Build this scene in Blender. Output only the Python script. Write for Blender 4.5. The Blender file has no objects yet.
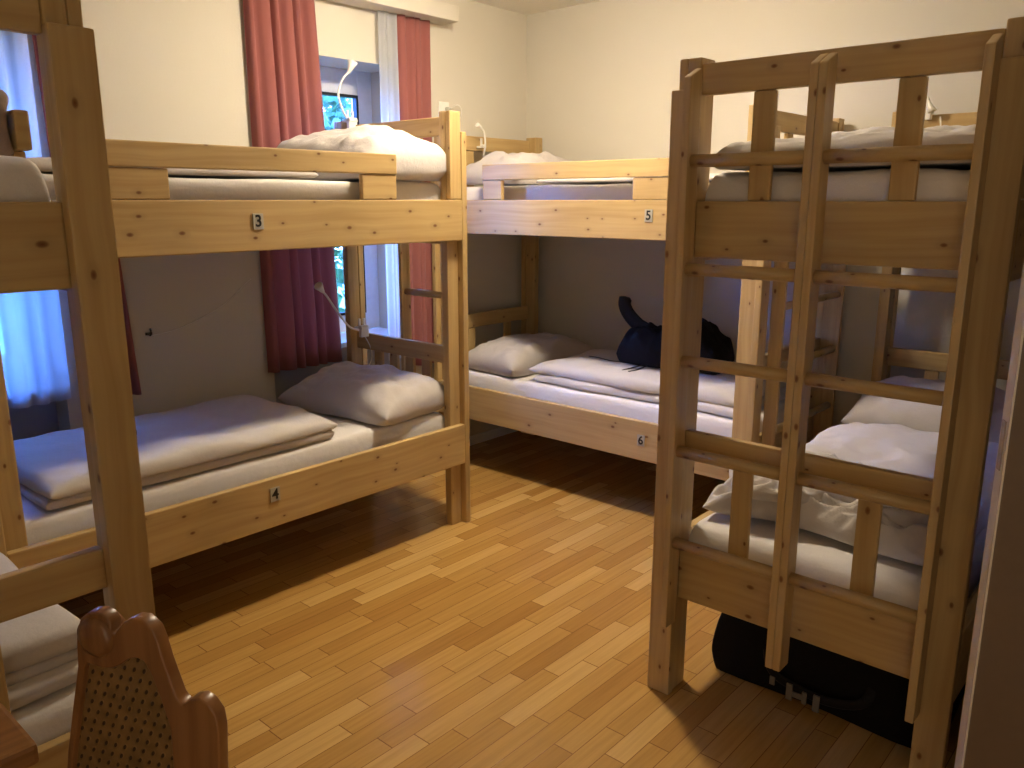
import bpy, bmesh, math, random
from mathutils import Vector, Matrix, noise
random.seed(7)
S = bpy.context.scene
COL = S.collection
PI = math.pi

# ------------------------------------------------------------------ camera
F = 815.0; PITCH = math.atan(184 / F); YAW = math.radians(41.454)
Fg = Vector((math.cos(YAW), math.sin(YAW), 0)); RT = Vector((math.sin(YAW), -math.cos(YAW), 0)); Z = Vector((0, 0, 1))
FW = Fg * math.cos(PITCH) - Z * math.sin(PITCH); UP = Fg * math.sin(PITCH) + Z * math.cos(PITCH)
cd = bpy.data.cameras.new('camera'); cam = bpy.data.objects.new('camera', cd); COL.objects.link(cam)
cam.matrix_world = Matrix(((RT.x, UP.x, -FW.x, 0), (RT.y, UP.y, -FW.y, 0), (RT.z, UP.z, -FW.z, 1.55), (0, 0, 0, 1)))
cd.sensor_width = 36; cd.lens = F / 1024 * 36; cd.clip_start = .02
S.camera = cam
S.view_settings.view_transform = 'Standard'; S.view_settings.look = 'None'
S.view_settings.exposure = 2.3; S.view_settings.gamma = 1; S.view_settings.use_curve_mapping = False

# ------------------------------------------------------------------ materials
def lin(c):
    return tuple(((x / 255) / 12.92 if x / 255 <= .04045 else ((x / 255 + .055) / 1.055) ** 2.4) for x in c) + (1,)
class NT:
    def __init__(s, name):
        s.m = bpy.data.materials.new(name); s.m.use_nodes = True; s.t = s.m.node_tree
        s.b = s.t.nodes['Principled BSDF']; s.out = s.t.nodes['Material Output']
    def n(s, typ, **kw):
        o = s.t.nodes.new('ShaderNode' + typ)
        for k, v in kw.items():
            if k.startswith('i_'):
                key = k[2:]; o.inputs[int(key) if key.isdigit() else key].default_value = v
            else: setattr(o, k, v)
        return o
    def l(s, a, b): s.t.links.new(a, b)
    def math(s, op, a, b=None, c=None):
        o = s.n('Math', operation=op)
        for i, v in enumerate((a, b, c)):
            if v is None: continue
            if isinstance(v, (int, float)): o.inputs[i].default_value = v
            else: s.l(v, o.inputs[i])
        return o.outputs[0]
    def ramp(s, fac, stops):
        r = s.n('ValToRGB'); e = r.color_ramp.elements
        while len(e) < len(stops): e.new(.5)
        for k, (p, c) in zip(e, stops): k.position = p; k.color = c
        s.l(fac, r.inputs[0]); return r.outputs[0]
    def mix(s, fac, a, b, mode='MIX'):
        o = s.n('Mix', data_type='RGBA', blend_type=mode)
        for i, v in ((0, fac), (6, a), (7, b)):
            if isinstance(v, (int, float, tuple)): o.inputs[i].default_value = v
            else: s.l(v, o.inputs[i])
        return o.outputs[2]
    def bump(s, h, strength=.2, dist=.01):
        o = s.n('Bump'); o.inputs['Strength'].default_value = strength; o.inputs['Distance'].default_value = dist
        s.l(h, o.inputs['Height']); s.l(o.outputs[0], s.b.inputs['Normal'])

def wood(name, base, dark, rough=.42, knots=True, spec=.4):
    w = NT(name); uv = w.n('UVMap'); sep = w.n('SeparateXYZ'); w.l(uv.outputs[0], sep.inputs[0])
    u, v = sep.outputs[0], sep.outputs[1]
    big = w.n('TexNoise', i_Scale=2.2, i_Detail=2.0); w.l(uv.outputs[0], big.inputs['Vector'])
    wob = w.math('MULTIPLY', big.outputs[0], .05)
    c = w.n('CombineXYZ'); w.l(w.math('MULTIPLY', u, 1.6), c.inputs[0]); w.l(w.math('MULTIPLY', w.math('ADD', v, wob), 46), c.inputs[1])
    g = w.n('TexNoise', i_Scale=1.0, i_Detail=3.0, i_Roughness=.5); w.l(c.outputs[0], g.inputs['Vector'])
    col = w.ramp(g.outputs[0], [(.3, lin(dark)), (.55, lin(base)), (.8, lin(tuple(min(255, x + 9) for x in base)))])
    bl = w.ramp(big.outputs[0], [(.3, (.88, .86, .82, 1)), (.7, (1.06, 1.05, 1.03, 1))])
    col = w.mix(1.0, col, bl, 'MULTIPLY')
    if knots:
        c2 = w.n('CombineXYZ'); w.l(w.math('MULTIPLY', u, 7.0), c2.inputs[0]); w.l(w.math('MULTIPLY', v, 12.0), c2.inputs[1])
        vo = w.n('TexVoronoi', voronoi_dimensions='2D', i_Scale=1.0); w.l(c2.outputs[0], vo.inputs['Vector'])
        sp = w.n('SeparateColor'); w.l(vo.outputs['Color'], sp.inputs[0])
        keep = w.math('GREATER_THAN', sp.outputs[0], .52)
        size = w.math('MULTIPLY_ADD', sp.outputs[1], .055, .045)
        d = w.math('DIVIDE', vo.outputs['Distance'], size)
        k = w.ramp(d, [(.0, (1, 1, 1, 1)), (.55, (.75, .75, .75, 1)), (1.0, (0, 0, 0, 1))])
        k2 = w.ramp(w.math('MULTIPLY', d, .35), [(.2, (.35, .35, .35, 1)), (1.0, (0, 0, 0, 1))])
        col = w.mix(w.math('MULTIPLY', k2, keep), col, lin(tuple(int(x * .72) for x in base)))
        col = w.mix(w.math('MULTIPLY', k, keep), col, lin((104, 58, 22)))
    w.l(col, w.b.inputs['Base Color'])
    w.b.inputs['Roughness'].default_value = rough; w.b.inputs['Specular IOR Level'].default_value = spec
    w.bump(g.outputs[0], .08, .002)
    return w.m
PINE = wood('pine', (190, 161, 109), (178, 147, 95))
DARKWOOD = wood('chair_wood', (146, 102, 60), (122, 82, 46), rough=.3, knots=False, spec=.5)

def cloth(name, c, rough=.9, weave=900, trans=0.0, wr=.25, sheen=.2):
    w = NT(name); tc = w.n('TexCoord')
    a = w.n('TexNoise', i_Scale=9.0, i_Detail=5.0, i_Roughness=.6); w.l(tc.outputs['Object'], a.inputs['Vector'])
    b = w.n('TexNoise', i_Scale=float(weave), i_Detail=1.0); w.l(tc.outputs['Object'], b.inputs['Vector'])
    col = w.ramp(b.outputs[0], [(.3, tuple(x * .93 for x in lin(c)[:3]) + (1,)), (.7, lin(c))])
    w.l(col, w.b.inputs['Base Color']); w.b.inputs['Roughness'].default_value = rough
    w.b.inputs['Sheen Weight'].default_value = sheen; w.b.inputs['Specular IOR Level'].default_value = .2
    w.bump(w.math('ADD', a.outputs[0], w.math('MULTIPLY', b.outputs[0], .04)), wr, .03)
    if trans:
        t = w.n('BsdfTranslucent'); t.inputs[0].default_value = lin(c); mx = w.n('MixShader'); mx.inputs[0].default_value = trans
        w.l(w.b.outputs[0], mx.inputs[1]); w.l(t.outputs[0], mx.inputs[2]); w.l(mx.outputs[0], w.out.inputs[0])
    return w.m
SHEET = cloth('sheet_cotton', (226, 220, 214))
COVER = cloth('duvet_cotton', (202, 194, 186))
PILLOW = cloth('pillow_cotton', (190, 182, 176))
GREYTOWEL = cloth('grey_cloth', (150, 128, 112), weave=400, wr=.6)
CURTAIN = cloth('red_curtain', (178, 112, 106), trans=.36, wr=.1, weave=600)
BLACKBAG = cloth('black_nylon', (20, 16, 14), rough=.85, wr=.5, weave=300, sheen=.0)
BLACKSTRAP = cloth('black_strap', (26, 22, 20), rough=.7, wr=.2, sheen=.05)

def plain(name, c, rough=.5, metal=0, spec=.5):
    w = NT(name); tc = w.n('TexCoord'); a = w.n('TexNoise', i_Scale=40.0, i_Detail=2.0); w.l(tc.outputs['Object'], a.inputs['Vector'])
    col = w.ramp(a.outputs[0], [(.3, tuple(x * .94 for x in lin(c)[:3]) + (1,)), (.7, lin(c))])
    w.l(col, w.b.inputs['Base Color']); w.b.inputs['Roughness'].default_value = rough; w.b.inputs['Metallic'].default_value = metal
    w.b.inputs['Specular IOR Level'].default_value = spec
    return w.m
WHITEP = plain('white_plastic', (232, 228, 218), .4)
GREYP = plain('grey_plastic', (190, 190, 182), .45)
PLATE = plain('plate_grey', (176, 170, 152), .4)
BLACKP = plain('black_print', (22, 20, 18), .5)
METAL = plain('bolt_metal', (70, 60, 52), .4, .8)
TAGM = plain('silver_tag', (120, 112, 100), .5)
FRAMEW = plain('white_frame', (225, 228, 232), .4)
GASKET = plain('gasket', (32, 36, 44), .5)
DOORF = plain('door_face', (112, 92, 72), .5)
DOORE = plain('door_edge', (222, 212, 192), .5)
BRASS = plain('strike_plate', (170, 152, 126), .4, .3)

def plaster(name, c):
    w = NT(name); tc = w.n('TexCoord')
    a = w.n('TexNoise', i_Scale=1.3, i_Detail=3.0); w.l(tc.outputs['Object'], a.inputs['Vector'])
    b = w.n('TexNoise', i_Scale=120.0, i_Detail=3.0); w.l(tc.outputs['Object'], b.inputs['Vector'])
    w.l(w.ramp(a.outputs[0], [(.3, tuple(x * .95 for x in lin(c)[:3]) + (1,)), (.7, lin(c))]), w.b.inputs['Base Color'])
    w.b.inputs['Roughness'].default_value = .95; w.b.inputs['Specular IOR Level'].default_value = .15
    w.bump(b.outputs[0], .12, .004); return w.m
WALL = plaster('wall_plaster', (210, 203, 187))
CEIL = plaster('ceiling_plaster', (232, 226, 214))
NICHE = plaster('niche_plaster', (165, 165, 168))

def parquet():
    w = NT('parquet'); g = w.n('NewGeometry'); sep = w.n('SeparateXYZ'); w.l(g.outputs['Position'], sep.inputs[0])
    x, y = sep.outputs[0], sep.outputs[1]
    yy = w.math('DIVIDE', y, .068); row = w.math('FLOOR', yy); fy = w.math('FRACT', yy)
    wn = w.n('TexWhiteNoise', noise_dimensions='1D'); w.l(row, wn.inputs['W'])
    xx = w.math('ADD', w.math('DIVIDE', x, .43), w.math('MULTIPLY', wn.outputs[0], 7.0)); cell = w.math('FLOOR', xx); fx = w.math('FRACT', xx)
    cb = w.n('CombineXYZ'); w.l(row, cb.inputs[0]); w.l(cell, cb.inputs[1])
    w2 = w.n('TexWhiteNoise', noise_dimensions='2D'); w.l(cb.outputs[0], w2.inputs['Vector'])
    base = w.ramp(w2.outputs[0], [(0, lin((166, 122, 62))), (.3, lin((180, 138, 73))), (.75, lin((187, 146, 81))), (1, lin((202, 163, 98)))])
    gc = w.n('CombineXYZ'); w.l(w.math('ADD', w.math('MULTIPLY', x, 2.6), w.math('MULTIPLY', w2.outputs[0], 40)), gc.inputs[0])
    w.l(w.math('MULTIPLY', y, 60), gc.inputs[1])
    gn = w.n('TexNoise', i_Scale=1.0, i_Detail=5.0, i_Roughness=.65); w.l(gc.outputs[0], gn.inputs['Vector'])
    base = w.mix(1.0, base, w.ramp(gn.outputs[0], [(.3, (.86, .83, .79, 1)), (.6, (1.04, 1.03, 1.0, 1))]), 'MULTIPLY')
    ey = w.math('MINIMUM', fy, w.math('SUBTRACT', 1, fy)); ex = w.math('MINIMUM', fx, w.math('SUBTRACT', 1, fx))
    seam = w.math('MINIMUM', w.math('GREATER_THAN', ey, .016), w.math('GREATER_THAN', ex, .0035))
    col = w.mix(seam, lin((124, 84, 44)), base)
    w.l(col, w.b.inputs['Base Color'])
    w.l(w.math('MULTIPLY_ADD', gn.outputs[0], .12, .15), w.b.inputs['Roughness'])
    w.b.inputs['Specular IOR Level'].default_value = .45
    bm_ = w.math('ADD', w.math('MULTIPLY', seam, .4), w.math('MULTIPLY', gn.outputs[0], .15))
    w.bump(bm_, .18, .002); return w.m
FLOORM = parquet()

def wicker():
    w = NT('woven_wicker'); uv = w.n('UVMap'); sep = w.n('SeparateXYZ'); w.l(uv.outputs[0], sep.inputs[0])
    u = w.math('MULTIPLY', sep.outputs[0], 56.0); v = w.math('MULTIPLY', sep.outputs[1], 56.0)
    # diagonal rows of small dark holes between strands
    r = w.math('FLOOR', v); fu = w.math('FRACT', w.math('ADD', u, w.math('MULTIPLY', r, .5))); fv = w.math('FRACT', v)
    du = w.math('MULTIPLY', w.math('SUBTRACT', fu, .5), 1.5); dv = w.math('SUBTRACT', fv, .5)
    sh = w.math('ADD', du, w.math('MULTIPLY', dv, .6))
    d = w.math('SQRT', w.math('ADD', w.math('MULTIPLY', sh, sh), w.math('MULTIPLY', dv, dv)))
    hole = w.math('LESS_THAN', d, .24)
    n = w.n('TexNoise', i_Scale=30.0, i_Detail=3.0); w.l(uv.outputs[0], n.inputs['Vector'])
    base = w.ramp(n.outputs[0], [(.3, lin((118, 88, 44))), (.7, lin((144, 110, 62)))])
    w.l(w.mix(hole, base, lin((66, 44, 18))), w.b.inputs['Base Color'])
    w.b.inputs['Roughness'].default_value = .6
    w.bump(w.math('SMOOTH_MIN', d, .4, .1), .6, .01); return w.m
WICKER = wicker()

def sheer():
    w = NT('sheer_voile'); tr = w.n('BsdfTransparent'); tl = w.n('BsdfTranslucent'); df = w.n('BsdfDiffuse')
    tl.inputs[0].default_value = (.45, .47, .52, 1); df.inputs[0].default_value = (.78, .80, .84, 1)
    a = w.n('MixShader'); a.inputs[0].default_value = .45; w.l(tl.outputs[0], a.inputs[1]); w.l(df.outputs[0], a.inputs[2])
    b = w.n('MixShader'); b.inputs[0].default_value = .86; w.l(tr.outputs[0], b.inputs[1]); w.l(a.outputs[0], b.inputs[2])
    w.l(b.outputs[0], w.out.inputs[0]); return w.m
SHEER = sheer()
def glass():
    w = NT('window_glass'); tr = w.n('BsdfTransparent'); gl = w.n('BsdfGlossy'); gl.inputs['Roughness'].default_value = .02
    fr = w.n('Fresnel', i_IOR=1.45); m = w.n('MixShader'); w.l(fr.outputs[0], m.inputs[0]); w.l(tr.outputs[0], m.inputs[1]); w.l(gl.outputs[0], m.inputs[2])
    w.l(m.outputs[0], w.out.inputs[0]); return w.m
GLASS = glass()
def leafm(name, c1, c2):
    w = NT(name); g = w.n('ObjectInfo'); tc = w.n('TexCoord'); n = w.n('TexNoise', i_Scale=6.0, i_Detail=3.0); w.l(tc.outputs['Object'], n.inputs['Vector'])
    w.l(w.ramp(n.outputs[0], [(.35, lin(c1)), (.65, lin(c2))]), w.b.inputs['Base Color']); w.b.inputs['Roughness'].default_value = .5
    t = w.n('BsdfTranslucent'); t.inputs[0].default_value = lin(c2); m = w.n('MixShader'); m.inputs[0].default_value = .3
    w.l(w.b.outputs[0], m.inputs[1]); w.l(t.outputs[0], m.inputs[2]); w.l(m.outputs[0], w.out.inputs[0]); return w.m
LEAFG = leafm('green_leaves', (44, 78, 48), (92, 128, 74)); LEAFR = leafm('copper_leaves', (92, 30, 44), (140, 56, 66))
BARK = plain('bark', (96, 78, 62), .9)
LAWN = leafm('lawn', (90, 130, 70), (120, 160, 90))
def emis(name, c, s):
    w = NT(name); e = w.n('Emission', i_Strength=s); e.inputs[0].default_value = c; w.l(e.outputs[0], w.out.inputs[0]); return w.m
LAMPM = emis('lamp_opal', (1.0, .86, .65, 1), 64.0)

# ------------------------------------------------------------------ helpers
def link(name, bm, mat, parent=None, origin=(0, 0, 0), smooth=False):
    me = bpy.data.meshes.new(name)
    bmesh.ops.recalc_face_normals(bm, faces=bm.faces)
    for v in bm.verts: v.co -= Vector(origin)
    bm.to_mesh(me); bm.free()
    if smooth:
        for p in me.polygons: p.use_smooth = True
    me.materials.append(mat)
    o = bpy.data.objects.new(name, me); COL.objects.link(o); o.location = origin
    if parent is not None:
        o.parent = parent; o.location = Vector(origin) - parent.location
    return o
def tag(o, label=None, cat=None, group=None, kind=None):
    if label: o['label'] = label
    if cat: o['category'] = cat
    if group: o['group'] = group
    if kind: o['kind'] = kind
    return o
def thing(name, loc, label, cat, group=None):
    o = bpy.data.objects.new(name, None); COL.objects.link(o); o.location = loc; o.empty_display_size = .1
    return tag(o, label, cat, group)
def box(bm, a, b, bev=.004, axis=None):
    """a board between corners a and b; UV u runs along the grain in metres"""
    lo = [min(p, q) for p, q in zip(a, b)]; hi = [max(p, q) for p, q in zip(a, b)]
    t = bmesh.new(); bmesh.ops.create_cube(t, size=1)
    for v in t.verts: v.co = Vector([(lo[i] + hi[i]) / 2 + v.co[i] * (hi[i] - lo[i]) for i in range(3)])
    if bev: bmesh.ops.bevel(t, geom=list(t.edges), offset=min(bev, min(hi[i] - lo[i] for i in range(3)) * .3), segments=2, affect='EDGES', profile=.6)
    d = [hi[i] - lo[i] for i in range(3)]
    ax = axis if axis is not None else d.index(max(d))
    uvl = t.loops.layers.uv.verify(); ou, ov = random.uniform(0, 30), random.uniform(0, 30)
    t.normal_update()
    for f in t.faces:
        n = [abs(x) for x in f.normal]; k = n.index(max(n))
        if k == ax:
            oth = [i for i in range(3) if i != ax]
            for l in f.loops: l[uvl].uv = (ou + l.vert.co[oth[0]] * .3, ov + l.vert.co[oth[1]])
        else:
            w_ = [i for i in range(3) if i not in (ax, k)][0]
            for l in f.loops: l[uvl].uv = (ou + l.vert.co[ax], ov + l.vert.co[w_] + k * .37)
    me = bpy.data.meshes.new('tmp'); t.to_mesh(me); t.free(); bm.verts.ensure_lookup_table()
    bm.loops.layers.uv.verify(); bm.from_mesh(me); bpy.data.meshes.remove(me)
def tube(bm, pts, r, seg=10, caps=True, r2=None):
    pts = [Vector(p) for p in pts]; rings = []; N = len(pts); uvl = bm.loops.layers.uv.verify()
    nrm = None; L = 0; ls = []
    for i, p in enumerate(pts):
        d = (pts[min(i + 1, N - 1)] - pts[max(i - 1, 0)]).normalized()
        if nrm is None:
            nrm = d.orthogonal().normalized()
        nrm = (nrm - d * nrm.dot(d)).normalized(); b = d.cross(nrm)
        rr = r[i] if isinstance(r, (list, tuple)) else (r if r2 is None else r + (r2 - r) * i / (N - 1))
        if i: L += (p - pts[i - 1]).length
        ls.append(L)
        rings.append([bm.verts.new(p + (nrm * math.cos(a) + b * math.sin(a)) * rr) for a in [2 * PI * k / seg for k in range(seg)]])
    for i in range(N - 1):
        for k in range(seg):
            f = bm.faces.new((rings[i][k], rings[i][(k + 1) % seg], rings[i + 1][(k + 1) % seg], rings[i + 1][k]))
            for l, (uu, vv) in zip(f.loops, ((ls[i], k), (ls[i], k + 1), (ls[i + 1], k + 1), (ls[i + 1], k))): l[uvl].uv = (uu, vv * .01)
    if caps:
        bm.faces.new(list(reversed(rings[0]))); bm.faces.new(rings[-1])
def smooth_path(pts, n=8):
    pts = [Vector(p) for p in pts]; P = [pts[0]] + pts + [pts[-1]]; out = []
    for i in range(1, len(P) - 2):
        for k in range(n):
            t = k / n; a, b, c, d = P[i - 1], P[i], P[i + 1], P[i + 2]
            out.append(.5 * ((2 * b) + (c - a) * t + (2 * a - 5 * b + 4 * c - d) * t * t + (3 * b - a - 3 * c + d) * t ** 3))
    out.append(pts[-1]); return out
def sgrid(n, p):
    out = []
    for i in range(n + 1):
        w = -1 + 2 * i / n
        out.append(math.copysign(1 - (1 - abs(w)) ** p, w))
    return out
def slab(name, mat, c, size, rot=0, p=6, q=2.2, amp=.008, sc=5, seed=0, n=44, parent=None, origin=None, crown=0, edge=0.0, topfn=None, flatbot=True, pin=0.0, tilt=(0, 0), seam=.24):
    """soft closed body lying on z=c[2]: rounded rim, wrinkled top"""
    bm = bmesh.new(); us = sgrid(n, 1.7); R = Matrix.Rotation(rot, 3, 'Z'); top = []; bot = []
    off = Vector((seed * 3.1, seed * 7.7, seed * 1.3))
    for i, u in enumerate(us):
        rt_, rb_ = [], []
        for j, v in enumerate(us):
            t = max(0, (1 - abs(u) ** p)) ** (1 / q) * max(0, (1 - abs(v) ** p)) ** (1 / q)
            x = u * size[0] / 2; y = v * size[1] / 2
            # pinch the sides in between the corners (pillows)
            x *= 1 - pin * (1 - v * v); y *= 1 - pin * (1 - u * u)
            if edge:
                e = noise.noise(Vector((x * 3, y * 3, 5)) + off) * edge; x += e * u * abs(u); y += e * v * abs(v)
            P = Vector((x, y, 0)) * sc
            w = noise.noise(P + off) + .5 * noise.noise(P * 2.3 + off) + .3 * (1 - abs(noise.noise(P * 1.4 + off * 2)) * 2)
            h = size[2] * (seam + (1 - seam) * t) + amp * w * min(1, t * 1.6) + crown * (1 - u * u) * (1 - v * v)
            zz = h if t > 0 else size[2] * seam
            if topfn: zz += topfn(x, y, u, v) * min(1, t * 1.5)
            zb = size[2] * seam * (1 - min(1, t * (2.6 if flatbot else 1.0)))
            zoff = tilt[0] * x + tilt[1] * y + abs(tilt[0]) * size[0] / 2 + abs(tilt[1]) * size[1] / 2
            q3 = R @ Vector((x, y, 0))
            rt_.append(bm.verts.new((c[0] + q3.x, c[1] + q3.y, c[2] + zz + zoff)))
            edgev = i in (0, n) or j in (0, n)
            rb_.append(rt_[-1] if edgev else bm.verts.new((c[0] + q3.x, c[1] + q3.y, c[2] + min(zb, zz - .003))))
        top.append(rt_); bot.append(rb_)
    for i in range(n):
        for j in range(n):
            bm.faces.new((top[i][j], top[i + 1][j], top[i + 1][j + 1], top[i][j + 1]))
            fs = []
            for vv in (bot[i][j], bot[i][j + 1], bot[i + 1][j + 1], bot[i + 1][j]):
                if vv not in fs: fs.append(vv)
            try: bm.faces.new(fs)
            except ValueError: pass
    return link(name, bm, mat, parent, origin or (c[0], c[1], c[2]), True)
def curve_mesh(splines, depth, bev=0.0, text=None, size=1):
    """filled 2-D outline (first loop outer, others holes) or text, extruded; returns a bmesh in local XY/Z"""
    if text is None:
        cu = bpy.data.curves.new('tmp', 'CURVE'); cu.dimensions = '2D'; cu.fill_mode = 'BOTH'
        for pts in splines:
            s = cu.splines.new('POLY'); s.points.add(len(pts) - 1); s.use_cyclic_u = True
            for k, (x, y) in enumerate(pts): s.points[k].co = (x, y, 0, 1)
    else:
        cu = bpy.data.curves.new('tmp', 'FONT'); cu.body = text; cu.size = size; cu.align_x = 'CENTER'; cu.align_y = 'CENTER'; cu.offset = .0012
    cu.extrude = depth / 2; cu.bevel_depth = bev; cu.bevel_resolution = 2
    o = bpy.data.objects.new('tmp', cu); COL.objects.link(o)
    dg = bpy.context.evaluated_depsgraph_get(); me = bpy.data.meshes.new_from_object(o.evaluated_get(dg))
    bm = bmesh.new(); bm.from_mesh(me); bpy.data.objects.remove(o); bpy.data.meshes.remove(me); bpy.data.curves.remove(cu)
    bmesh.ops.remove_doubles(bm, verts=bm.verts, dist=1e-5)
    return bm
def place(bm, ex, ey, ez, o):
    M = Matrix((ex, ey, ez)).transposed()
    for v in bm.verts: v.co = M @ v.co + Vector(o)
def uvproj(bm, ex, ey):
    uvl = bm.loops.layers.uv.verify(); ex = Vector(ex); ey = Vector(ey)
    for f in bm.faces:
        for l in f.loops: l[uvl].uv = (l.vert.co.dot(ex), l.vert.co.dot(ey))
def catmull2(pts, n=5):
    N = len(pts); out = []
    for i in range(N):
        a, b, c, d = [Vector((*pts[(i + k) % N], 0)) for k in (-1, 0, 1, 2)]
        for k in range(n):
            t = k / n; v = .5 * ((2 * b) + (c - a) * t + (2 * a - 5 * b + 4 * c - d) * t * t + (3 * b - a - 3 * c + d) * t ** 3); out.append((v.x, v.y))
    return out

# ------------------------------------------------------------------ room
XR, YW, ZC = 4.17, 3.56, 2.68
XL, YN = -.5, -1.3
def struct(name, boxes, mat, bev=0):
    bm = bmesh.new()
    for a, b in boxes: box(bm, a, b, bev)
    return tag(link(name, bm, mat), kind='structure')
struct('floor', [((XL - .1, YN - .1, -.1), (XR + .1, YW + .4, 0))], FLOORM)
struct('ceiling', [((XL - .1, YN - .1, ZC), (XR + .1, YW + .4, ZC + .1))], CEIL)
struct('wall_right', [((XR, YN - .1, 0), (XR + .15, YW + .4, ZC))], WALL)
struct('wall_left', [((XL - .15, YN - .1, 0), (XL, YW + .4, ZC))], WALL)
struct('wall_partition', [((2.42, .22, 0), (XR, .33, ZC))], WALL)
struct('wall_near', [((XL, YN - .15, 0), (XR, YN, ZC))], WALL)
WINS = [(.35, 1.24), (2.22, 3.13)]; WT = 2.25; DEP = .34
bx = [((XL, YW, WT), (XR, YW + DEP, ZC))]
xs = [XL, WINS[0][0], WINS[0][1], WINS[1][0], WINS[1][1], XR]
for a, b in ((xs[0], xs[1]), (xs[2], xs[3]), (xs[4], xs[5])): bx.append(((a, YW, 0), (b, YW + DEP, WT)))
struct('wall_far', bx, WALL)
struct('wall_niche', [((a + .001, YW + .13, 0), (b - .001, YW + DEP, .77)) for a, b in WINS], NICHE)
struct('trim_1', [((XL, YW - .14, 2.51), (3.43, YW, 2.59))], WALL, .004)
struct('baseboard_right', [((XR - .015, 1.3, 0), (XR, YW, .06))], FRAMEW, .003)
struct('baseboard_far', [((1.25, YW - .015, 0), (2.21, YW, .06)), ((3.14, YW - .015, 0), (XR - .016, YW, .06))], FRAMEW, .003)
for i, (a, b) in enumerate(WINS):
    yf = YW + .27
    bm = bmesh.new(); t = .10
    box(bm, (a, yf, .80), (a + t, yf + .06, WT)); box(bm, (b - t, yf, .80), (b, yf + .06, WT))
    box(bm, (a + t, yf, .80), (b - t, yf + .06, .90)); box(bm, (a + t, yf, WT - t - .03), (b - t, yf + .06, WT))
    w = tag(link('window_%d' % (i + 1), bm, FRAMEW), kind='structure')
    bm = bmesh.new(); a2, b2, z2, z3 = a + t, b - t, .90, WT - t - .03; g = .014
    for p, q in (((a2, z2), (a2 + g, z3)), ((b2 - g, z2), (b2, z3)), ((a2 + g, z2), (b2 - g, z2 + g)), ((a2 + g, z3 - g), (b2 - g, z3))):
        box(bm, (p[0], yf - .004, p[1]), (q[0], yf + .03, q[1]), 0)
    link('window_seal', bm, GASKET, w)
    bm = bmesh.new(); box(bm, (a2 + g, yf + .02, z2 + g), (b2 - g, yf + .026, z3 - g), 0); link('window_pane', bm, GLASS, w)
    bm = bmesh.new(); box(bm, (a + .002, YW - .01, .772), (b - .002, yf, .80), .004); link('window_sill', bm, FRAMEW, w)

# open door leaf at the right edge of the view
E0 = Vector((1.77, .285, 0)); dd = Vector((.457, -.889, 0)).normalized(); dn = Vector((-dd.y, dd.x, 0))
def obox(bm, s0, s1, n0, n1, z0, z1, bev=.003):
    t = bmesh.new(); box(t, (s0, n0, z0), (s1, n1, z1), bev, 2)
    for v in t.verts: v.co = E0 + dd * v.co.x + dn * v.co.y + Z * v.co.z
    me = bpy.data.meshes.new('tmp'); t.to_mesh(me); t.free(); bm.from_mesh(me); bpy.data.meshes.remove(me)
bm = bmesh.new(); obox(bm, .004, .80, 0, .042, .012, 2.0)
door = tag(link('door_1', bm, DOORF), kind='structure')
bm = bmesh.new(); obox(bm, 0, .004, .0, .042, .012, 2.0, 0); link('door_edge', bm, DOORE, door)
bm = bmesh.new(); obox(bm, -.003, -.0005, .012, .030, 1.03, 1.13, 0); link('lock_plate', bm, BRASS, door)

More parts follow.
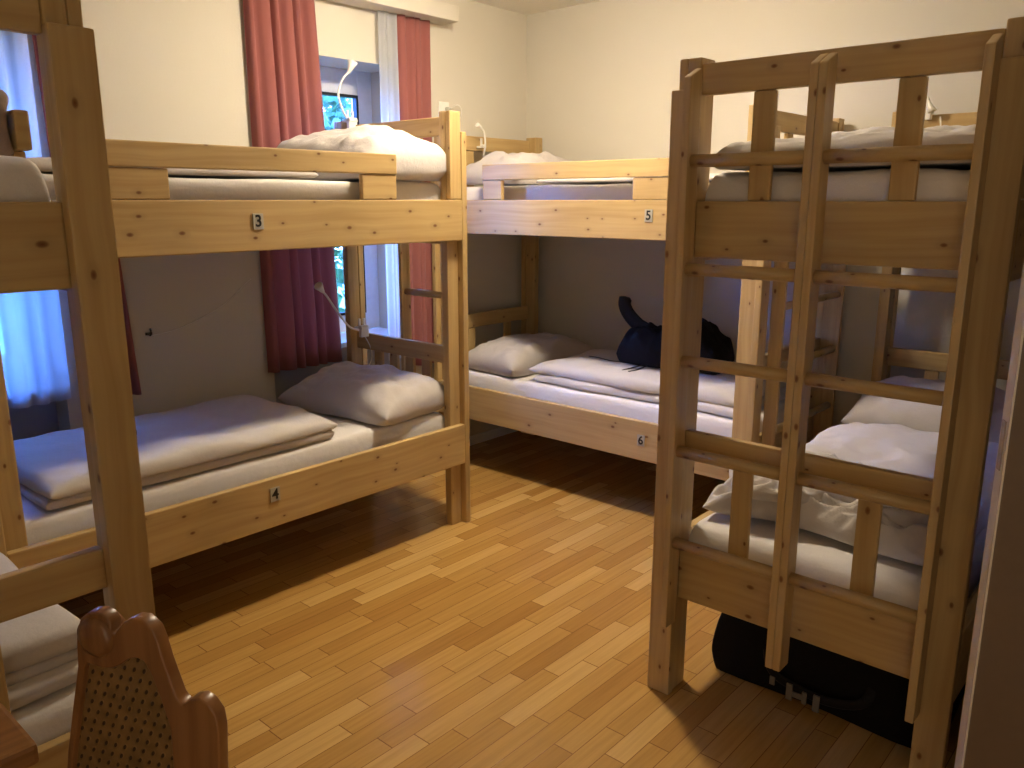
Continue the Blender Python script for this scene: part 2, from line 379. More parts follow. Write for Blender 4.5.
# ------------------------------------------------------------------ bunk beds
def bunk(loc, T, label, guard, blocks, ladder, rows, slats_up, slats_lo, plates, L, W, slat_side=0, pd=.112, lt=1.895):
    root = thing('bunk_bed', loc, label, 'bunk bed', 'pine bunk beds around the room')
    def B(name, lst, mat=PINE, bev=.005, label=None, parent=None, axis=None):
        bm = bmesh.new()
        for a, b in lst: box(bm, T(*a), T(*b), bev)
        P = parent or root
        a, b = lst[0]; org = (Vector(T(*a)) + Vector(T(*b))) / 2; org.z = min(a[2], b[2])
        o = bpy.data.objects.new(name, bpy.data.meshes.new(name)); bpy.data.objects.remove(o)
        me_o = link(name, bm, mat, None, org)
        me_o.parent = P
        pw = P.location if P is root else (P.location + root.location)
        me_o.location = org - pw
        if label: me_o['label'] = label
        return me_o
    for ex in (0, 1):
        for ey in (0, 1):
            fx = (lambda v: v) if ex == 0 else (lambda v: L - v)
            fy = (lambda v: v) if ey == 0 else (lambda v: W - v)
            p = B('post', [((fx(.033), fy(.031), 0), (fx(pd), fy(.072), 1.93)), ((fx(.033), fy(.004), 1.553), (fx(pd), fy(.030), 1.93)), ((fx(0), fy(0), 0), (fx(.032), fy(.078), 1.845))])
    for z0, z1, nm in ((.31, .505, 'lower_side_rail'), (1.37, 1.55, 'upper_side_rail')):
        B(nm, [((.033, 0, z0), (L - .033, .03, z1))]); r = B(nm, [((.033, W - .03, z0), (L - .033, W, z1))])
        B('end_rail', [((.036, .073, z0 + .02), (.062, W - .073, z1 - .003))]); B('end_rail', [((L - .062, .073, z0 + .02), (L - .036, W - .073, z1 - .003))])
        bs = bmesh.new()
        for k in range(13):
            w_ = (L - .218) / 13; xx = .109 + k * w_
            box(bs, T(xx, .032, z0 + .07), T(xx + w_ - .0002, W - .032, z0 + .088), .0015)
        o = link('bed_slats', bs, PINE, None, T(L / 2, W / 2, z0)); o.parent = root; o.location = Vector(T(L / 2, W / 2, z0)) - root.location
        B('slat_support', [((.11, .031, z0 + .03), (L - .11, .055, z0 + .069)), ((.11, W - .055, z0 + .03), (L - .11, W - .031, z0 + .069))])
    # guard rail over the front
    B('guard_rail', [((guard[0], -.004, 1.652), (guard[1], .026, 1.733))])
    for a, b in blocks: B('guard_block', [((a, .001, 1.551), (b, .026, 1.651))])
    # end boards with upright slats
    for e, fx in ((0, lambda v: v), (1, lambda v: L - v)):
        su = slats_up if e == slat_side else [.27, .6]; sl = slats_lo if e == slat_side else [.27, .6]
        B('end_board', [((fx(.036), .073, 1.83), (fx(.062), W - .073, 1.912))])
        B('end_board', [((fx(.036), .073, .79), (fx(.062), W - .073, .875))])
        for y in su: B('end_slat', [((fx(.040), y - .031, 1.548), (fx(.058), y + .031, 1.829))])
        for y in sl: B('end_slat', [((fx(.040), y - .03, .503), (fx(.058), y + .03, .789))])
    # ladder on the foot end
    for y in ladder:
        bm = bmesh.new(); box(bm, T(-.062, y - .0107, .27), T(-.002, y + .0107, lt), .004)
        fr = Vector(T(-.062, y, 0)); bk = Vector(T(-.002, y, 0)); ax_ = (fr - bk).normalized()
        for v in bm.verts:
            if v.co.z > lt - .025: v.co.z -= .028 * max(0, ((v.co - bk) * 1).dot(ax_) / .06) ** 1.5
        o = link('ladder_upright', bm, PINE, None, T(-.02, y, .27)); o.parent = root; o.location = Vector(T(-.02, y, .27)) - root.location
    for z in rows:
        for a, b in zip(ladder[:-1], ladder[1:]):
            if b - a < .05: continue
            bm = bmesh.new(); tube(bm, [T(-.034, a + .011, z), T(-.034, b - .011, z)], .0175, 12)
            o = link('ladder_rung', bm, PINE, None, T(-.026, (a + b) / 2, z), True); o.parent = root; o.location = Vector(T(-.026, (a + b) / 2, z)) - root.location
    # number plates on the rails
    for x, z, t in plates:
        pl = B('number_plate', [((x - .021, -.004, z - .028), (x + .021, -.0005, z + .028))], PLATE, .001, 'small grey plate with a black %s' % t)
        bm = curve_mesh(None, .001, text=t, size=.058)
        ex = (Vector(T(1, 0, 0)) - Vector(T(0, 0, 0))); out = (Vector(T(0, -1, 0)) - Vector(T(0, 0, 0)))
        right = Z.cross(out)
        place(bm, right, Z, out, T(x, -.0046, z))
        c = link('numeral', bm, BLACKP, None, T(x, -.0046, z)); c.parent = pl; c.location = Vector(T(x, -.0046, z)) - root.location - pl.location
    return root
RUNGS = [.543, .83, 1.10, 1.362, 1.653]
TA = lambda x, y, z: (2.70 - x, 2.656 + y, z)
bedA = bunk((1.67, 3.09, 0), TA, 'pine bunk bed numbered 3 and 4 standing lengthwise under the windows', (.413, 1.66), [(.413, .59), (1.385, 1.66)],
            [.17, .48], RUNGS[1:], [.27, .45, .63], [.24, .36, .48, .60], [(1.07, 1.475, '3'), (1.076, .442, '4')], 2.026, .838, pd=.10)
TB = lambda x, y, z: (3.26 + y, 1.48 + x, z)
bedB = bunk((3.69, 2.47, 0), TB, 'pine bunk bed numbered 5 and 6 standing in the far corner of the room', (.43, 1.61), [(1.475, 1.61), (.43, .66)],
            [.105, .46, .79], RUNGS, [.27, .6], [.27, .6], [(.566, 1.48, '5'), (.564, .412, '6')], 2.02, .87, 1, lt=1.78)
TC = lambda x, y, z: (2.075 + x, .375 + y, z)
bedC = bunk((3.06, .81, 0), TC, 'dark pine bunk bed in the right foreground, seen end-on behind its ladder', (.45, 1.62), [(.45, .6), (1.4, 1.62)],
            [.076, .424, .446, .785], RUNGS, [.252, .614], [.252, .608], [], 1.98, .87, 0)
TD = lambda x, y, z: (.667 - y, 1.571 + x, z)
bedD = bunk((.22, 2.56, 0), TD, 'bunk bed at the left edge of the photo, cut off by the frame', (.37, 1.62), [(.40, .5), (1.4, 1.6)],
            [.40, .78], RUNGS, [.35, .65], [.30, .62], [], 1.88, .87, 0, pd=.075)
bm = bmesh.new(); tube(bm, [(.6672, 1.6, 1.10), (.674, 1.6, 1.10)], .011, 14)
o = link('bolt', bm, METAL, bedD, (.668, 1.6, 1.10)); o['label'] = 'dark metal bolt head'

def mattress(T, z, h, label, seed, L=1.98, W=.87):
    ML, MW = L - .138, W - .155
    c = T(L / 2, W / 2, z)
    a = Vector(T(1, 0, 0)) - Vector(T(0, 0, 0)); along_x = abs(a.x) > .5
    size = (ML, MW, h) if along_x else (MW, ML, h)
    o = slab('mattress', SHEET, c, size, p=60, q=2.6, amp=.006, sc=6, seed=seed, n=60)
    tag(o, label, 'mattress', 'white sheeted mattresses'); return o
# z of the slat tops
ZL, ZU = .399, 1.459
mattress(TA, ZL, .165, 'white sheeted mattress in the lower bunk marked 4', 1, 2.026, .838)
mattress(TA, ZU, .165, 'white sheeted mattress in the upper bunk marked 3', 2, 2.026, .838)
mattress(TB, ZL, .165, 'white sheeted mattress in the lower bunk marked 6', 3, 2.02, .87)
mattress(TB, ZU, .165, 'white sheeted mattress in the upper bunk marked 5', 4, 2.02, .87)
mattress(TC, ZL, .165, 'white sheeted mattress low in the right foreground bunk bed', 5)
mattress(TC, ZU, .165, 'white sheeted mattress high in the right foreground bunk bed', 6)
mattress(TD, ZL, .165, 'white sheeted mattress low in the bunk bed at the left edge', 7, 1.88, .87)
mattress(TD, ZU, .165, 'white sheeted mattress high in the bunk bed at the left edge', 8, 1.88, .87)
TL, TU = ZL + .175, ZU + .175

def pillow(c, size, rot, label, seed, tilt=(0, 0)):
    o = slab('pillow', PILLOW, c, size, rot, p=3.4, q=2.0, amp=.022, sc=9, seed=seed, n=70, pin=.05, tilt=tilt, flatbot=True, seam=.28, edge=.03)
    tag(o, label, 'pillow', 'pillows on the bunks'); return o
pillow((2.385, 3.06, TL), (.45, .70, .16), math.radians(8), 'plump pillow at the window end of lower bunk 4', 11, (.06, 0))
pillow((2.36, 3.03, TU), (.47, .72, .19), math.radians(4), 'plump pillow high on upper bunk 3 beside the windows', 12, (.10, 0))
pillow((3.70, 3.13, TL), (.72, .46, .17), math.radians(-5), 'pillow in the corner of lower bunk 6', 13)
pillow((3.68, 3.15, TU), (.70, .44, .17), math.radians(3), 'pillow at the far end of upper bunk 5', 14)
pillow((3.70, .86, TL), (.46, .70, .17), math.radians(3), 'pillow against the wall low in the right foreground bunk', 15, (.12, 0))
pillow((3.72, .82, TU), (.44, .70, .17), math.radians(-2), 'pillow against the wall high in the right foreground bunk', 16, (.1, 0))

def duvet(name, label, parts, cat='duvet'):
    o0 = slab(name, COVER, **parts[0]); tag(o0, label, cat, 'white duvets on the bunks')
    for p in parts[1:]:
        o = slab('folded_layer', COVER, **p); o.parent = o0; o.location = o.location - o0.location
    return o0
# lower bunk 4: flat folded duvet
duvet('duvet', 'flat folded duvet spread over lower bunk 4', [
    dict(c=(1.42, 3.08, TL), size=(1.12, .66, .04), p=14, q=3, seam=.5, amp=.004, sc=3, seed=21, edge=.015, n=60),
    dict(c=(1.43, 3.07, TL + .036), size=(1.14, .68, .06), rot=.01, p=12, q=2.4, amp=.016, sc=4, seed=22, edge=.02, n=76)])
duvet('duvet', 'thin flat duvet on upper bunk 3 behind the guard rail', [
    dict(c=(1.42, 3.05, TU), size=(1.1, .62, .045), p=14, q=2, amp=.006, sc=3, seed=23, edge=.02)])
duvet('duvet', 'folded duvet on lower bunk 6 under the black backpack', [
    dict(c=(3.70, 2.22, TL), size=(.64, 1.24, .05), p=12, q=2.8, amp=.006, sc=3, seed=24, edge=.03, n=56),
    dict(c=(3.70, 2.25, TL + .044), size=(.63, 1.24, .065), rot=.01, p=9, q=2.4, amp=.015, sc=4, seed=25, edge=.04, n=56)])
duvet('duvet', 'thin flat duvet on upper bunk 5 behind the guard rail', [
    dict(c=(3.68, 2.2, TU), size=(.66, 1.2, .035), p=14, q=2, amp=.004, sc=3, seed=26)])
def rump(k, s, sd):
    def f(x, y, u, v):
        a = noise.noise(Vector((x * s, y * s * .45, sd))); b = noise.noise(Vector((x * s * 2.1, y * s * 1.1, sd + 4)))
        return k * ((1 - abs(a) * 2.4) * .8 + (1 - abs(b) * 2.4) * .4)
    return f
duvet('duvet', 'rumpled duvet heaped low in the right foreground bunk', [
    dict(c=(2.93, .80, TL), size=(1.04, .68, .10), p=9, q=2.6, amp=.018, sc=6, seed=27, edge=.04, n=90),
    dict(c=(2.50, .84, TL + .012), size=(.50, .64, .085), rot=.08, p=5, q=2.2, amp=.012, sc=8, seed=28, edge=.10, n=110, topfn=rump(.042, 17, 1)),
    dict(c=(2.47, .98, TL + .09), size=(.36, .34, .05), rot=.5, p=4, q=2.2, amp=.01, sc=8, seed=29, edge=.08, n=70, topfn=rump(.022, 20, 4))])
duvet('duvet', 'rumpled duvet high in the right foreground bunk', [
    dict(c=(2.72, .80, TU), size=(1.16, .66, .07), p=9, q=2.6, amp=.016, sc=6, seed=30, edge=.04, n=90, topfn=rump(.014, 9, 3)),
    dict(c=(2.95, .84, TU + .065), size=(.62, .5, .045), rot=.1, p=5, q=2.2, amp=.012, sc=7, seed=31, edge=.08, n=80, topfn=rump(.02, 10, 2))])
duvet('duvet', 'folded duvet stack low in the bunk bed at the left edge', [
    dict(c=(.25, 1.98, TL), size=(.66, .60, .04), p=16, q=3, amp=.003, sc=4, seed=32, edge=.02),
    dict(c=(.25, 1.985, TL + .037), size=(.65, .59, .03), p=16, q=3, amp=.003, sc=4, seed=33, edge=.02),
    dict(c=(.26, 1.99, TL + .064), size=(.64, .58, .055), p=16, q=3, amp=.004, sc=4, seed=34, edge=.02)])
duvet('duvet', 'thin duvet high in the bunk bed at the left edge', [
    dict(c=(.27, 2.50, TU), size=(.62, 1.1, .03), p=9, q=2.4, amp=.006, sc=5, seed=35, edge=.02)])

# ------------------------------------------------------------------ curtains
def drape(name, mat, x0, x1, y, z0, z1, folds, amp, label, cat, group, seed=0, thick=.0025, flare=0.0, hem=0.0, x0b=None, x1b=None):
    bm = bmesh.new(); nu, nv = folds * 12, 26; g = []
    for j in range(nv + 1):
        t = j / nv; z = z1 + (z0 - z1) * t; row = []
        for i in range(nu + 1):
            s = i / nu; ph = s * folds * 2 * PI + .5 * math.sin(s * 9 + seed) + .35 * math.sin(t * 2.5 + seed + s * 4)
            a = amp * (.75 + .35 * t) * (.8 + .4 * noise.noise(Vector((s * 6, seed, t))))
            xa = x0 + ((x0b if x0b is not None else x0) - x0) * t; xb = x1 + ((x1b if x1b is not None else x1) - x1) * t
            x = xa + (xb - xa) * s + .010 * math.sin(ph * .5 + 1.3 * seed)
            zz = z + hem * t ** 8 * math.sin(s * 7 + seed)
            sn = math.sin(ph); sn = math.copysign(abs(sn) ** .6, sn)
            row.append(bm.verts.new((x + .25 * a * math.cos(ph * 1.0 + .6), y + a * sn + .003 * noise.noise(Vector((s * 4, t * 3, seed))), zz)))
        g.append(row)
    for j in range(nv):
        for i in range(nu): bm.faces.new((g[j][i], g[j][i + 1], g[j + 1][i + 1], g[j + 1][i]))
    o = link(name, bm, mat, None, ((x0 + x1) / 2, y, z0), True)
    if thick:
        m = o.modifiers.new('solid', 'SOLIDIFY'); m.thickness = thick
    tag(o, label, cat, group); return o
YC = YW - .031
drape('curtain', CURTAIN, 2.16, 2.53, YC, .71, 2.51, 6, .023, 'red curtain hanging left of the window between bunks 3 and 5', 'curtain', 'red curtains', 1, x1b=2.60)
drape('curtain', CURTAIN, 3.07, 3.29, YC, .60, 2.51, 4, .022, 'red curtain hanging nearest the room corner, behind the post of bunk 3', 'curtain', 'red curtains', 2)
drape('curtain', CURTAIN, 1.262, 1.44, YC, .72, 2.51, 4, .018, 'red curtain mostly hidden behind the left edge bunk post', 'curtain', 'red curtains', 3, x1b=1.53, x0b=1.30)
drape('sheer_curtain', SHEER, 2.945, 3.06, YC, .66, 2.51, 3, .014, 'narrow white sheer curtain beside the right red curtain', 'curtain', 'white sheer curtains', 4, thick=0)
drape('sheer_curtain', SHEER, .42, 1.243, YC, .765, 2.51, 10, .016, 'wide white sheer curtain across the window at the left edge', 'curtain', 'white sheer curtains', 5, thick=0, hem=.02)

# ------------------------------------------------------------------ reading lamps, socket, cable
def gooseneck(label, base, pts, aim, size=1.0, cable=None, bracket=(.05, .022, .06)):
    root = thing('reading_lamp', base, label, 'lamp', 'clip-on reading lamps')
    b = Vector(base)
    bm = bmesh.new(); w_, d_, h_ = bracket
    box(bm, b + Vector((-w_ / 2, -d_ / 2 - .03, 0)), b + Vector((w_ / 2, d_ / 2 - .03, h_)), .003)
    box(bm, b + Vector((-w_ / 2, -.045, h_ - .02)), b + Vector((w_ / 2, .015, h_ - .008)), .002)
    box(bm, b + Vector((-w_ / 2 + .005, -.02, h_ - .01)), b + Vector((-w_ / 2 + .016, -.01, h_ + .035)), .002)
    box(bm, b + Vector((w_ / 2 - .016, -.02, h_ - .01)), b + Vector((w_ / 2 - .005, -.01, h_ + .035)), .002)
    link('clamp', bm, WHITEP, root, base)
    path = smooth_path(pts, 8); bm = bmesh.new(); tube(bm, path, .0055, 8); link('flexible_neck', bm, WHITEP, root, base, True)
    tip = Vector(pts[-1]); a = Vector(aim).normalized(); bm = bmesh.new()
    tube(bm, [tip - a * .01, tip + a * .004, tip + a * .02 * size, tip + a * .05 * size, tip + a * .052 * size], [.006, .011, .016 * size, .026 * size, .020 * size], 18)
    link('lamp_shade', bm, WHITEP, root, base, True)
    if cable:
        bm = bmesh.new(); tube(bm, smooth_path(cable, 8), .003, 6); link('power_cable', bm, WHITEP, root, base, True)
    return root
gooseneck('white gooseneck lamp rising above upper bunk 3 in front of the window', (2.625, 3.40, 1.885),
          [(2.60, 3.38, 1.945), (2.575, 3.38, 1.985), (2.565, 3.39, 2.05), (2.60, 3.40, 2.12), (2.645, 3.40, 2.165)], (.35, -.1, .9), 1.0)
gooseneck('white gooseneck lamp over the pillow of lower bunk 4', (2.615, 3.36, .86),
          [(2.58, 3.33, .90), (2.50, 3.30, .93), (2.42, 3.29, 1.02), (2.37, 3.29, 1.09), (2.345, 3.29, 1.12)], (-.6, -.2, .6), .9,
          cable=[(2.615, 3.33, .87), (2.64, 3.31, .80), (2.64, 3.31, .74), (2.60, 3.31, .68), (2.58, 3.32, .64)])
gooseneck('small white gooseneck lamp at the head of upper bunk 5', (3.58, 3.415, 1.845),
          [(3.58, 3.385, 1.80), (3.57, 3.36, 1.86), (3.55, 3.35, 1.93), (3.52, 3.35, 1.955)], (-1, 0, .5), .55, bracket=(.02, .016, .02))
gooseneck('white clip lamp above the upper pillow of the right foreground bunk', (3.99, 1.13, 1.89),
          [(3.98, 1.13, 1.95), (3.97, 1.13, 1.99), (3.96, 1.11, 1.985), (3.95, 1.095, 1.955)], (-.05, -.4, -.85), .75,
          cable=[(3.97, 1.05, 1.90), (3.97, 1.045, 1.86), (3.98, 1.05, 1.82)])
rt = thing('wall_socket', (3.45, YW, 2.02), 'small wall socket with plug above the post of bunk 3', 'socket')
bm = bmesh.new(); box(bm, (3.39, YW - .010, 2.02), (3.47, YW - .001, 2.10), .003); link('socket_plate', bm, WHITEP, rt, (3.43, YW, 2.02))
bm = bmesh.new(); tube(bm, [(3.45, YW - .011, 2.06), (3.45, YW - .032, 2.062)], [.014, .010], 14); link('plug', bm, GREYP, rt, (3.45, YW, 2.06), True)
bm = bmesh.new(); tube(bm, smooth_path([(3.45, YW - .04, 2.062), (3.50, YW - .05, 2.085), (3.54, YW - .04, 2.05), (3.50, YW - .03, 1.95)], 8), .003, 6); link('plug_cable', bm, WHITEP, rt, (3.45, YW, 2.0), True)
bm = bmesh.new(); tube(bm, smooth_path([(1.60, YW - .012, .965), (1.75, YW - .012, .985), (1.95, YW - .012, 1.06), (2.09, YW - .012, 1.16), (2.12, YW - .012, 1.18)], 8), .0018, 6)
tag(link('wall_cable', bm, WHITEP, None, (1.9, YW, 1.0), True), 'thin pale cable sagging along the wall behind bunk 4', 'cable')
rt = thing('wall_hook', (1.53, YW, .98), 'small dark hook on the wall beside the left red curtain', 'hook')
bm = bmesh.new(); box(bm, (1.59, YW - .006, .968), (1.62, YW - .001, .980), .002); link('hook_plate', bm, METAL, rt, (1.6, YW, .97))
bm = bmesh.new(); tube(bm, smooth_path([(1.6, YW - .008, .975), (1.6, YW - .03, .97), (1.6, YW - .036, .99), (1.6, YW - .032, 1.0)], 5), .004, 8); link('hook_prong', bm, METAL, rt, (1.6, YW, .97), True)

# ------------------------------------------------------------------ ceiling lamp
LX, LY = 2.66, 2.28
rt = thing('ceiling_lamp', (LX, LY, ZC - .11), 'round opal ceiling lamp in the middle of the room, above the frame', 'lamp')
bm = bmesh.new(); tube(bm, [(LX, LY, ZC - .03), (LX, LY, ZC - .001)], .14, 32); link('lamp_base', bm, WHITEP, rt, (LX, LY, ZC - .03))
bm = bmesh.new(); tube(bm, [(LX, LY, ZC - .031 - .075 * math.sin(a)) for a in [k * PI / 2 / 8 for k in range(9)]], [max(.004, .125 * math.cos(k * PI / 2 / 8)) for k in range(9)], 32)
link('lamp_dome', bm, LAMPM, rt, (LX, LY, ZC - .1), True)

# added soft fill by the left wall, lifts the shaded bunk ends
ld = bpy.data.lights.new('fill_light', 'AREA'); ld.shape = 'RECTANGLE'; ld.size = 1.0; ld.size_y = 1.9; ld.energy = 1.6; ld.color = (1, .82, .62)
lo = bpy.data.objects.new('fill_light', ld); COL.objects.link(lo); lo.location = (XL + .03, -.45, 1.15); lo.rotation_euler = (PI / 2, 0, -PI / 2)

# ------------------------------------------------------------------ black backpack on bunk 6
TD6 = TL + .044 + .074
def lump(x, y, u, v):
    return .05 * math.exp(-((y + .12) / .07) ** 2) - .02 * math.exp(-((y + .24) / .05) ** 2) + .02 * noise.noise(Vector((x * 9, y * 9, 2))) + .035 * noise.noise(Vector((x * 22, y * 22, 2)))
bp = slab('backpack', BLACKBAG, (3.80, 2.17, TD6), (.28, .56, .19), rot=.04, p=6, q=2.4, amp=.012, sc=8, seed=41, n=60, edge=.1, topfn=lump)
tag(bp, 'black backpack with one strap sticking up, lying on lower bunk 6', 'backpack')
def strap(name, pts, w, t, parent, updir=(1, 0, 0), mat=BLACKSTRAP):
    P = smooth_path(pts, 8); bm = bmesh.new(); rings = []
    for i, p in enumerate(P):
        d = (P[min(i + 1, len(P) - 1)] - P[max(i - 1, 0)]).normalized(); s = d.cross(Vector(updir)).normalized(); nn = s.cross(d).normalized()
        k = min(1, .55 + i / 6, .55 + (len(P) - 1 - i) / 4)
        rings.append([bm.verts.new(p + s * a * w / 2 * k + nn * b * t / 2) for a, b in ((-1, -.3), (-.7, -1), (.7, -1), (1, -.3), (1, .3), (.7, 1), (-.7, 1), (-1, .3))])
    for i in range(len(P) - 1):
        for k in range(8): bm.faces.new((rings[i][k], rings[i][(k + 1) % 8], rings[i + 1][(k + 1) % 8], rings[i + 1][k]))
    bm.faces.new(rings[0]); bm.faces.new(rings[-1])
    return link(name, bm, mat, parent, tuple(pts[0]), True)
strap('shoulder_strap', [(3.80, 2.30, .78), (3.80, 2.37, .85), (3.80, 2.43, .88), (3.80, 2.49, .93), (3.80, 2.52, .98), (3.80, 2.515, 1.025)], .078, .034, bp)
strap('shoulder_strap', [(3.74, 2.40, .78), (3.70, 2.44, .72), (3.68, 2.40, .70), (3.66, 2.30, .70)], .05, .014, bp, (0, 0, 1))
strap('webbing', [(3.68, 2.40, .69), (3.66, 2.50, .688), (3.67, 2.60, .692), (3.68, 2.67, .69)], .010, .003, bp, (0, 0, 1))
strap('webbing', [(3.64, 2.28, .70), (3.56, 2.30, .692), (3.50, 2.325, .684)], .014, .004, bp, (0, 0, 1))
strap('webbing', [(3.63, 2.25, .70), (3.54, 2.26, .690), (3.49, 2.28, .684)], .014, .004, bp, (0, 0, 1))
strap('carry_handle', [(3.80, 2.12, .88), (3.80, 2.08, .935), (3.80, 2.02, .93), (3.80, 1.98, .87)], .03, .012, bp)
bm = bmesh.new(); box(bm, (3.785, 2.425, .858), (3.797, 2.445, .875), .002); link('strap_buckle', bm, TAGM, bp, (3.79, 2.43, .86))

# ------------------------------------------------------------------ black duffel bag under the right bunk
df = slab('duffel_bag', BLACKBAG, (2.56, .79, 0.002), (.48, .68, .33), p=7, q=2.8, amp=.012, sc=6, seed=51, n=56, edge=.02, crown=.01)
tag(df, 'black duffel bag with a pale tag on the floor under the right foreground bunk', 'bag')
strap('carry_strap', [(2.33, .62, .16), (2.29, .64, .10), (2.28, .72, .07), (2.285, .82, .065), (2.29, .92, .09), (2.33, .96, .16)], .03, .006, df)
bm = bmesh.new()
for y0, y1, z0, z1 in ((.76, .78, .02, .075), (.80, .815, .03, .07), (.815, .845, .04, .058), (.845, .865, .025, .08)): box(bm, (2.272, y0, z0), (2.279, y1, z1), .002)
link('buckle', bm, TAGM, df, (2.275, .8, .04))['label'] = 'pale plastic buckle'
bm = bmesh.new(); box(bm, (2.278, .905, .05), (2.283, .922, .078), .003); link('bag_tag', bm, TAGM, df, (2.28, .91, .05))
bm = bmesh.new(); tube(bm, [(2.36 + .04 * k, .50 + .1 * k, .278) for k in range(1, 6)], .004, 6); link('zip', bm, BLACKSTRAP, df, (2.5, .8, .27))

# ------------------------------------------------------------------ carved chair with woven back
R0 = Vector((.504, 1.047, 0)); cd_ = Vector((-.42, .9075, 0)).normalized(); cn = Vector((.9075, .42, 0)).normalized()
def C3(s, n_, z): return tuple(R0 + cd_ * s + cn * n_ + Z * z)
ch = thing('carved_chair', C3(.13, -.15, 0), 'carved wooden chair with a woven back in the left foreground', 'chair')
CM = lambda l: [(s_ + .014 * (1 - s_ / .3), z_ - .010 - (.012 if s_ < .05 and z_ > .7 else 0)) for s_, z_ in l]
outer = [(-.012, .44), (-.018, .62), (-.022, .74), (-.027, .80), (-.024, .825), (-.012, .841), (.001, .847), (.016, .842), (.028, .832), (.036, .830), (.046, .842), (.056, .862), (.064, .888), (.070, .915), (.078, .936), (.095, .949), (.112, .948), (.128, .940), (.140, .928), (.148, .918), (.156, .917), (.160, .925), (.158, .936), (.166, .945), (.180, .949), (.196, .946), (.212, .934), (.222, .914), (.226, .890), (.230, .850), (.250, .78), (.275, .69), (.295, .60), (.302, .44)]
inner = [(.062, .52), (.061, .70), (.059, .775), (.072, .826), (.086, .866), (.097, .885), (.112, .889), (.130, .884), (.145, .872), (.160, .864), (.180, .860), (.200, .862), (.214, .864), (.222, .85), (.243, .78), (.269, .69), (.290, .60), (.296, .52)]
bm = curve_mesh([CM(outer), CM(inner)], .018, .003); place(bm, cd_, Z, -cn, C3(0, .014, 0))
uvproj(bm, Z, cd_); link('back_frame', bm, DARKWOOD, ch, C3(.13, 0, .44))
bm = bmesh.new(); tube(bm, [C3(.192, -.008, .900), C3(.192, -.002, .900), C3(.192, .034, .900), C3(.192, .040, .900)], [.020, .032, .032, .022], 28)
uvproj(bm, Z, cd_); link('back_scroll', bm, DARKWOOD, ch, C3(.186, 0, .9), True)
bm = curve_mesh([[(s + (.006 if s < .15 else -.004) * -1, z) for s, z in CM(inner)]], .008, 0); place(bm, cd_, Z, -cn, C3(0, .016, 0))
uvproj(bm, cd_, Z); link('woven_panel', bm, WICKER, ch, C3(.15, .01, .52))
bm = curve_mesh([[(-.02, 0), (.31, 0), (.34, -.36), (.30, -.40), (-.01, -.40), (-.05, -.36)]], .03, .005); place(bm, cd_, cn, Z, C3(0, 0, .425))
uvproj(bm, cn, cd_); link('seat', bm, DARKWOOD, ch, C3(.14, -.2, .41))
for s, n_, s2, n2 in ((.02, -.04, -.03, .03), (.27, -.04, .31, .03), (.01, -.34, -.04, -.40), (.28, -.34, .33, -.40)):
    bm = bmesh.new(); tube(bm, [C3(s, n_, .408), C3(s * .6 + s2 * .4, n_ * .6 + n2 * .4, .25), C3(s2, n2, .0)], [.021, .018, .013], 12)
    uvproj(bm, Z, cd_); link('leg', bm, DARKWOOD, ch, C3(s2, n2, 0), True)

# small table corner
tb = thing('side_table', (.10, 1.36, 0), 'small brown wooden table cut off by the lower left corner', 'table')
bm = bmesh.new(); box(bm, (-.22, 1.252, .715), (.337, 1.50, .75), .008, 0); link('tabletop', bm, DARKWOOD, tb, (.06, 1.38, .71))
bm = bmesh.new(); box(bm, (.0, 1.34, .03), (.07, 1.42, .714), .006, 2); link('pedestal', bm, DARKWOOD, tb, (.03, 1.38, .03))
bm = bmesh.new(); box(bm, (-.14, 1.30, 0), (.20, 1.46, .029), .006, 0); link('foot', bm, DARKWOOD, tb, (.03, 1.38, 0))

# rolled towel hanging over the guard rail of the left bunk
tw = None
bm = bmesh.new(); tube(bm, smooth_path([(.625, 1.975, 1.645), (.614, 1.96, 1.69), (.618, 1.965, 1.735), (.632, 1.99, 1.757), (.612, 1.995, 1.72), (.600, 1.985, 1.67)], 8), .019, 14)
tw = tag(link('cloth_bundle', bm, GREYTOWEL, None, (.62, 1.98, 1.64), True), 'grey-brown rolled cloth tucked at the guard rail at the left edge', 'cloth')
bm = bmesh.new(); tube(bm, smooth_path([(.632, 2.01, 1.64), (.615, 2.03, 1.69), (.60, 2.04, 1.74), (.575, 2.05, 1.75), (.56, 2.04, 1.70)], 8), .020, 14)
link('cloth_fold', bm, GREYTOWEL, tw, (.6, 2.03, 1.64), True)

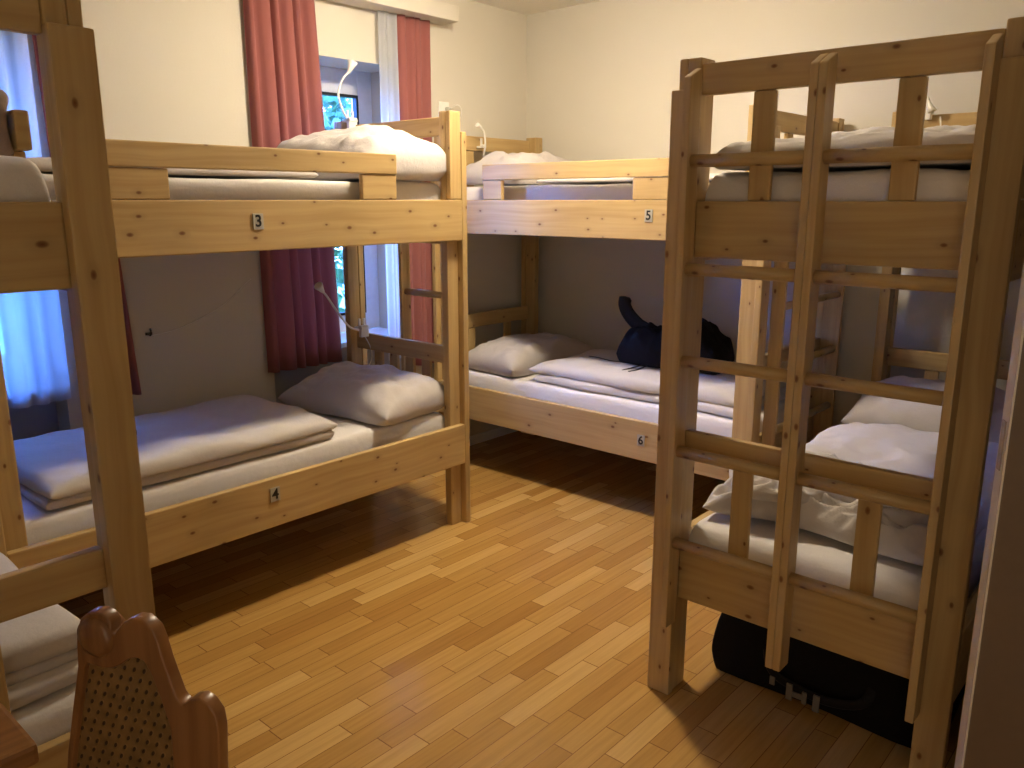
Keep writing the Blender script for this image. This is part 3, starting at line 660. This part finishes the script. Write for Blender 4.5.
# ------------------------------------------------------------------ outside
bm = bmesh.new(); box(bm, (-14, YW + .6, -.9), (20, 26, -.8), 0); tag(link('outside_ground', bm, LAWN), kind='structure')
def tree(x, y, h, r, mat, label, seed, n=5200, leaf=.11):
    random.seed(seed); root = thing('tree', (x, y, -.8), label, 'tree', 'trees outside the windows')
    bm = bmesh.new(); tube(bm, [(x, y, -.8), (x + .05, y, h * .35), (x - .05, y + .05, h * .7)], [.16, .12, .05], 10)
    for k in range(7):
        a = k * 2.4; zz = h * (.3 + .06 * k); tube(bm, [(x, y, zz), (x + .5 * r * math.cos(a), y + .5 * r * math.sin(a), zz + .5 * r)], [.05, .02], 6)
    link('trunk', bm, BARK, root, (x, y, -.8))
    bm = bmesh.new(); cl = [(Vector((random.gauss(0, .45) * r, random.gauss(0, .45) * r, random.uniform(-.2, 1.0) * h * .75)), random.uniform(.3, .6) * r) for _ in range(26)]
    for _ in range(n):
        c, rr = random.choice(cl); d = Vector([random.gauss(0, 1) for _ in range(3)]).normalized() * rr * random.uniform(.5, 1)
        p = Vector((x, y, h * .25)) + c + d; a = Vector([random.gauss(0, 1) for _ in range(3)]).normalized(); b = a.orthogonal().normalized(); s = leaf * random.uniform(.6, 1.2)
        bm.faces.new([bm.verts.new(p + q) for q in (a * s, b * s * .5, -a * s, -b * s * .5)])
    me = link('foliage', bm, mat, root, (x, y, h * .3)); return root
tree(5.5, 6.9, 2.7, 1.4, LEAFG, 'green leafy tree seen through the window between the bunks', 3)
tree(6.6, 10.6, 5.6, 1.2, LEAFR, 'copper leaved tree behind the green one outside the window', 4)
tree(-.6, 10.5, 4.2, 1.6, LEAFG, 'green tree outside the window at the left edge', 5, 4000)

wd = bpy.data.worlds.new('world'); S.world = wd; wd.use_nodes = True; nt = wd.node_tree; bg = nt.nodes['Background']
tc = nt.nodes.new('ShaderNodeTexCoord'); sp = nt.nodes.new('ShaderNodeSeparateXYZ'); rp = nt.nodes.new('ShaderNodeValToRGB')
nt.links.new(tc.outputs['Generated'], sp.inputs[0]); nt.links.new(sp.outputs[2], rp.inputs[0]); nt.links.new(rp.outputs[0], bg.inputs[0])
e = rp.color_ramp.elements; e[0].position = 0; e[0].color = (.12, .30, 1, 1); e[1].position = .6; e[1].color = (.08, .24, 1, 1)
bg.inputs[1].default_value = 12.5
